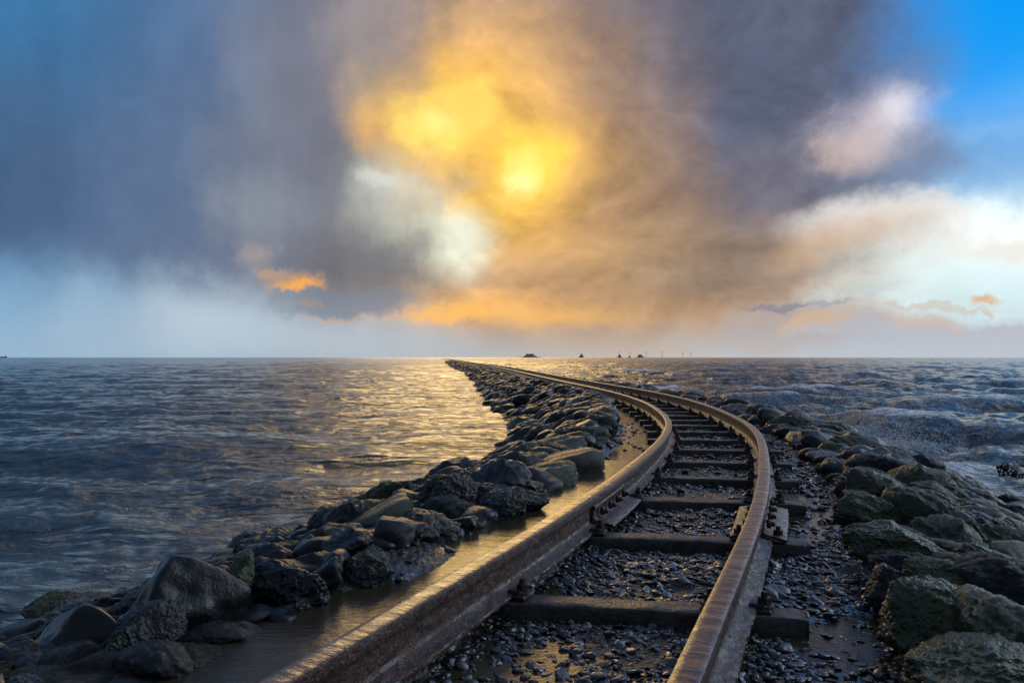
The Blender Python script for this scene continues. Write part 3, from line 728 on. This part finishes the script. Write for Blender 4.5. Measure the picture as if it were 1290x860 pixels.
# the rest of both banks, filled by dart throwing in bank coordinates
cell = {}
def key(x, y): return (int(math.floor(x/.5)), int(math.floor(y/.5)))
for p_ in placed: cell.setdefault(key(p_[0], p_[1]), []).append(p_)
def free(x, y, r, k):
    a, b = key(x, y)
    for i in (-1, 0, 1):
        for j in (-1, 0, 1):
            for q in cell.get((a+i, b+j), ()):
                if (q[0]-x)**2+(q[1]-y)**2 < (k*(q[2]+r))**2: return False
    return True
def try_fill(s0, s1, per_m, rmin, rmax, side, k):
    for _ in range(int((s1-s0)*per_m)):
        s = random.uniform(s0, s1)
        y = float(np.interp(s, Sd, Yd))
        lo = .70 if side < 0 else .80
        if side < 0 and 4.6 < y < 13: lo = .98-.012*(y-4.6)
        if side > 0 and y > 6: lo = .76
        o_ = random.uniform(lo, 2.7); r = rmin+(rmax-rmin)*random.random()**1.6
        if side < 0 and o_ > float(bank_left(y))+.02: continue
        if side > 0 and o_ > 2.5: continue
        if side < 0 and y < 2.75 and r > .085: continue
        o_ = max(o_, lo+r*.35)
        x, yy = map(float, st2xy(s, side*o_))
        if not free(x, yy, r, k): continue
        if y > 12 and o_ < 1.35: r *= .72
        e = math.exp(random.uniform(-.02, .42 if side > 0 else .34)); hh = r*random.uniform(.45, .85)
        zg = float(gheight(np.array([s]), np.array([side*o_]), False)[0])
        dn = R(90)-float(heading(s)) if False else -float(heading(s))
        rz = dn+random.gauss(-.35*side if side > 0 else .35, .35)
        slope = .30 if o_ > 1.2 else .12
        if side < 0:
            mt = random.choices(['tar', 'dark', 'moss', 'brown'], [.70, .23, .07, .0])[0] if y < 4.5 else random.choices(['tar', 'dark', 'moss', 'brown'], [.55, .36, .09, .0])[0]
        else:
            mt = random.choices(['tar', 'dark', 'moss', 'brown'], [.03, .30, .42, .25])[0] if o_ < 1.6 else random.choices(['tar', 'dark', 'moss', 'brown'], [.22, .45, .23, .10])[0]
        d = (r*e*1.08, r/e*1.05, hh)
        rocks.append(dict(x=x, y=yy, z=zg+hh*(random.uniform(.22, .5) if side < 0 else random.uniform(.15, .45)), d=d, rz=rz, tilt=(random.gauss(0, .13), slope*side+random.gauss(0, .15)), mt=mt, label=None, sm=random.random() < (.25 if side < 0 and y < 4.5 else .06), seed=random.randrange(14), side=side, o=o_, s=s))
        cell.setdefault(key(x, yy), []).append((x, yy, r))
for side in (-1, 1):
    try_fill(0.3, 9, 300, .11, .17 if side > 0 else .19, side, .66 if side > 0 else .62); try_fill(0.3, 9, 1000, .07, .12, side, .62); try_fill(.3, 8, 1500, .04, .07, side, .55)
    try_fill(9, 26, 160, .15, .24, side, .74); try_fill(9, 26, 330, .10, .15, side, .70)
    try_fill(26, 75, 90, .14, .24, side, .76); try_fill(26, 75, 90, .10, .14, side, .76)
    try_fill(75, 200, 24, .16, .26, side, .8)
def vis(r):
    # rough apparent size in the picture
    if r['y'] < .8 or abs(r['x']/r['y']) > .68 or (CAM_H-r['z']-r['d'][2])/r['y'] > .45: return 0
    return (r['d'][0]+r['d'][1])*.5/r['y']
for r in rocks: r['v'] = vis(r)+(10 if r['label'] else 0)
rocks.sort(key=lambda r: -r['v'])
NI = 300
lod = {}
def shared(n, seed, sm, mt):
    k = (n, seed, sm, mt)
    if k not in lod:
        V, F = rock_geo(n, seed, sm); me_o = mesh_np('boulder', V, F, M[mt]); lod[k] = me_o.data; bpy.data.objects.remove(me_o)
    return lod[k]
def bake_shape(r, n):
    V, F = rock_geo(n, r['seed'], r['sm']); return V*np.array(r['d']), F
def zone_label(r):
    look = {'tar': 'smooth black' if r['sm'] else 'rough black', 'dark': 'dark grey', 'moss': 'algae-green', 'brown': 'brownish'}[r['mt']]
    y = r['y']
    if r['side'] < 0:
        z = 'left bank beside the puddle' if y < 3 and r['o'] < 1.2 else 'left bank at the near sea edge' if y < 3 else 'left bank crest near the rail joint' if y < 4.6 and r['o'] < 1.3 else 'left seaward slope near the rail joint' if y < 4.6 else 'left bank past the rail joint'
    else:
        z = 'right bank facing the nearest sleepers' if y < 3 and r['o'] < 1.4 else 'low right slope near the camera' if y < 3 else 'right bank crest near the rail joint' if y < 4.8 and r['o'] < 1.4 else 'right seaward slope near the rail joint' if y < 4.8 else 'right bank past the rail joint'
    size = 'small' if r['d'][0] < .12 else 'large'
    return f'{size} {look} rock on the {z}', f'{size} {look} rocks on the {z}'
for r in rocks[:NI]:
    big = r['v'] > .045
    if r['label']:
        V, F = rock_geo(6 if r['y'] < 3.6 else 5, r['seed'], r['sm'], facets=9)
        V = V*np.array(r['d']); o = mesh_np('boulder', V, F, M[r['mt']]); lb = r['label']; grp = 'boulders of the causeway banks'
    else:
        me = shared(5 if big else 4, r['seed'], r['sm'], r['mt']); o = bpy.data.objects.new('boulder', me); COL.objects.link(o); o.scale = r['d']
        lb, grp = zone_label(r)
    o.location = (r['x'], r['y'], r['z']); o.rotation_euler = (r['tilt'][0], r['tilt'][1], r['rz'])
    tag(o, lb, 'boulder', grp)
# everything smaller in view: one mass of riprap per look
def rot(V, rx, ry, rz):
    cx_, sx = math.cos(rx), math.sin(rx); cy, sy = math.cos(ry), math.sin(ry); cz, sz = math.cos(rz), math.sin(rz)
    Rm = np.array([[cz, -sz, 0], [sz, cz, 0], [0, 0, 1]])@np.array([[cy, 0, sy], [0, 1, 0], [-sy, 0, cy]])@np.array([[1, 0, 0], [0, cx_, -sx], [0, sx, cx_]])
    return V@Rm.T
cache = {}
for mt in ('tar', 'dark', 'moss', 'brown'):
    parts = []
    for r in rocks[NI:]:
        if r['mt'] != mt: continue
        n = 4 if r['v'] > .03 else 3 if r['v'] > .008 else 2
        k = (n, r['seed'], r['sm'])
        if k not in cache: cache[k] = rock_geo(*k)
        V, F = cache[k]
        parts.append((rot(V*np.array(r['d']), r['tilt'][0], r['tilt'][1], r['rz'])+np.array([r['x'], r['y'], r['z']]), F))
    V, F = join(parts); o = mesh_np('rock_bank', V, F, M[mt]); o['kind'] = 'stuff'
    tag(o, {'tar': 'black', 'dark': 'dark grey', 'moss': 'green algae-covered', 'brown': 'brownish'}[mt]+' small and distant rocks packed along both banks of the causeway', 'rocks')
print('rocks', len(rocks))

# ------------------------------------------------------------------ pebbles of the track bed
def scatter(n_, s0, s1, t0, t1, rmin, rmax, lvl, pw=1.0, zoff=.25):
    out = []
    s = s0+(s1-s0)*rng.random(n_)**pw; t = rng.uniform(t0, t1, n_)
    x, y = st2xy(s, t)
    cl = fbm2(x*3.3, y*3.3, 3, 60)
    keep = rng.random(n_) < np.clip(.95+cl*1.2, .12, 1)
    s, t, x, y = s[keep], t[keep], x[keep], y[keep]
    r = rmin+(rmax-rmin)*rng.random(len(s))**2.2
    z = gheight(s, t)+r*zoff*.6
    V0, F0 = zip(*[rock_geo(lvl, 300+k, k % 2 == 0) for k in range(8)])
    for i in range(len(s)):
        k = rng.integers(8); e = rng.uniform(.8, 1.5)
        V = V0[k]*np.array([r[i]*e, r[i]/e**.4, r[i]*rng.uniform(.28, .6)])
        out.append((rot(V, rng.normal(0, .25), rng.normal(0, .25), rng.uniform(0, 6.28))+np.array([x[i], y[i], z[i]]), F0[k]))
    return out
pp = scatter(9500, 1.15, 4.2, -.33, .80, .005, .019, 2)+scatter(6500, 4.2, 12, -.33, .9, .009, .028, 1)+scatter(1500, 12, 30, -.33, .9, .02, .05, 1)
pp += scatter(500, 4.6, 10, -1.0, -.40, .012, .04, 1)+scatter(700, 1.5, 4.4, -.75, -.43, .005, .018, 2)
pp += scatter(90, 1.2, 3.4, -.33, .82, .018, .034, 3)
V, F = join(pp); o = mesh_np('gravel', V, F, M['pebble']); tag(o, 'wet dark pebbles covering the track bed between the sleepers', 'gravel', kind='stuff')
# shell grit in the left corner and between the stones
sp = []
for _ in range(420):
    px, py = random.uniform(-60, 330), random.uniform(735, 880)
    x, y = W(px, py, -.12); s, t = xy2st(x, y); z = float(gheight(s, t)[0])
    V, F = ICO[1]; r = random.uniform(.003, .008)
    sp.append((rot(V*np.array([r*1.4, r, r*.35]), random.gauss(0, .5), random.gauss(0, .5), random.uniform(0, 6))+np.array([x, y, z+.003]), F))
V, F = join(sp); o = mesh_np('shell_grit', V, F, M['shell']); tag(o, 'pale broken shells lying on the mud between the left boulders', 'shells', kind='stuff')

# ------------------------------------------------------------------ spray where waves meet the right bank
dp = []
def burst(s, t, n_, w, h, zr=SEA+.1):
    for _ in range(int(n_*3.2)):
        a = random.gauss(0, w); x, y = st2xy(s+a, t+random.gauss(0, w*.35)); k = math.exp(-(a/w)**2)
        z = zr+abs(random.gauss(0, h*k)); r = random.uniform(.0008, .0032)*float(y)**.5*.6
        V, F = ICO[1]; dp.append((V*np.array([r, r, r*random.uniform(.8, 1.8)])+np.array([float(x), float(y), z]), F))
for (s, t, n_, w, h) in ((9.6, 2.5, 420, .5, .22), (11.2, 2.6, 500, .7, .25), (13.5, 2.6, 420, .9, .22), (7.6, 2.6, 160, .4, .14), (17, 2.7, 300, 1.2, .25), (24, 2.8, 320, 2, .3), (34, 2.8, 420, 3, .45), (45, 2.9, 400, 4, .5), (62, 2.9, 300, 6, .5), (22, -2.6, 60, 2, .1), (30, -2.6, 60, 2, .12)):
    burst(s, t, n_, w, h)
V, F = join(dp); o = mesh_np('sea_spray', V, F, M['spray']); tag(o, 'white drops thrown up where waves break on the causeway banks', 'spray', kind='stuff')

# ------------------------------------------------------------------ far away
def hallig(px, D, wpx, hpx, lb, skirt=2.2, houses=((0, .5),), grp='islands on the horizon'):
    u = D/1000; x = (px-645)*u; root = empty('island', (x, D, SEA)); tag(root, lb, 'island', grp)
    w = wpx*u/2; h = hpx*u+1.1
    nr = 24; a = np.linspace(0, 2*np.pi, nr, endpoint=False); rings = [(w*skirt, -.5), (w*1.25, h*.16), (w*1.0, h*.42), (w*.82, h*.62), (w*.35, h*.64)]
    V = np.array([(r*math.cos(b)*(1+.06*math.sin(3*b+px)), r*math.sin(b)*.8, z) for r, z in rings for b in a]); V = np.r_[V, [[0, 0, h*.64]]]
    F = [grid_faces(5, nr, True), np.array([(4*nr+i, 4*nr+(i+1) % nr, 5*nr) for i in range(nr)])]
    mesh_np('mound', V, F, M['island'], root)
    for (cx_, f) in houses:
        wd, hh = w*f, h*.36; x0 = cx_*w; z0 = h*.60
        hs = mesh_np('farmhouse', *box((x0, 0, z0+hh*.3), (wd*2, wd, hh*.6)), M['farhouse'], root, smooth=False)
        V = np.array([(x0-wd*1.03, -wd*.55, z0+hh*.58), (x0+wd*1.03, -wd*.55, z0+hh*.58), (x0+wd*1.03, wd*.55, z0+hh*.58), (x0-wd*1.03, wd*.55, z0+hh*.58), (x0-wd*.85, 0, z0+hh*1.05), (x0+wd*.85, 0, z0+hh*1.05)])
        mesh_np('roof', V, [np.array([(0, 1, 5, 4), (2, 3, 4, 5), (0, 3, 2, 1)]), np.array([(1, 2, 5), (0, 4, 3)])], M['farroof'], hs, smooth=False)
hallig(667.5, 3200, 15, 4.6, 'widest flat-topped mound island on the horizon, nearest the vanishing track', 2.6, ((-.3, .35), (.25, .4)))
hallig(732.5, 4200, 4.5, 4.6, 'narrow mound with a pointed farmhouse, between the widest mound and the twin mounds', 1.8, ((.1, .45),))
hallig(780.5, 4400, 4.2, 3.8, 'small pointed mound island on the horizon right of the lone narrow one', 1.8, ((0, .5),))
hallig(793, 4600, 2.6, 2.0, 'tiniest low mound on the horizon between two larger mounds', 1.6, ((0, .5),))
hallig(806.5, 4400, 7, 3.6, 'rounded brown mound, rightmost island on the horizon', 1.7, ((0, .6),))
wt = []
for i, (px, D) in enumerate(((780, 12500), (793.5, 13800), (814, 12800), (834, 12000), (860, 13200), (870, 13600))):
    if i == 0:
        root = empty('wind_turbine', (0, 0, 0))
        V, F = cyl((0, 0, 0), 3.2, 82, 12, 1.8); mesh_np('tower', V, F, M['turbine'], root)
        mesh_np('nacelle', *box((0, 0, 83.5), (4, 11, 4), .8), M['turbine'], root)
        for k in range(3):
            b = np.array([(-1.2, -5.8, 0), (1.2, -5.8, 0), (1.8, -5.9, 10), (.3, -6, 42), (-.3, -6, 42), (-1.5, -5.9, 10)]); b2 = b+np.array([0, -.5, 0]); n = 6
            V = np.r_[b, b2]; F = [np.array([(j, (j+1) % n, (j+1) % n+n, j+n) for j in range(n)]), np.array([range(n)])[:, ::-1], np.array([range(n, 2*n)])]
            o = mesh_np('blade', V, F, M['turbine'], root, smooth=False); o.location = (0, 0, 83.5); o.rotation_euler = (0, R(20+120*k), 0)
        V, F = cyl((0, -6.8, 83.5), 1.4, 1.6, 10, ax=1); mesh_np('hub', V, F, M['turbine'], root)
        t_ = root
    else:
        t_ = root.copy(); COL.objects.link(t_)
        for ch in root.children: c = ch.copy(); COL.objects.link(c); c.parent = t_
    t_.location = ((px-645)/1000*D, D, SEA); t_.rotation_euler = (0, 0, R(15))
    tag(t_, ['faint wind turbine above the small pointed mound', 'faint wind turbine above the tiniest mound', 'faint wind turbine just right of the rounded mound', 'faint wind turbine standing alone over open sea right of all the mounds', 'left one of the rightmost pair of faint wind turbines', 'farthest right of the faint wind turbines on the horizon'][i], 'wind turbine', 'wind turbines on the horizon')
D = 2600; ship = empty('ship', (-(645-1)/1000*D, D, SEA)); tag(ship, 'low dark ship on the horizon at the far left edge', 'ship')
n = 9; xs = np.linspace(-26, 20, n); ring = []
for x in xs:
    w = 4.2*(1-max(0, (x-8)/12)**2*.95); sh = .6*max(0, (x-6)/12)
    ring.append([(x, -w, 3.4+sh), (x, -w*.8, -.6), (x, w*.8, -.6), (x, w, 3.4+sh)])
V = np.array(ring).reshape(-1, 3); mesh_np('hull', V, [grid_faces(n, 4, True)[:, ::-1], np.array([(0, 1, 2, 3)]), np.array([(3, 2, 1, 0)])+4*(n-1)], M['hull'], ship, smooth=False)
mesh_np('wheelhouse', *box((-18, 0, 6), (8, 5, 5.4), .4), M['hull'], ship, smooth=False)
V, F = cyl((16, 0, 3.6), .55, 10, 8, .3); mesh_np('mast', V, F, M['hull'], ship)
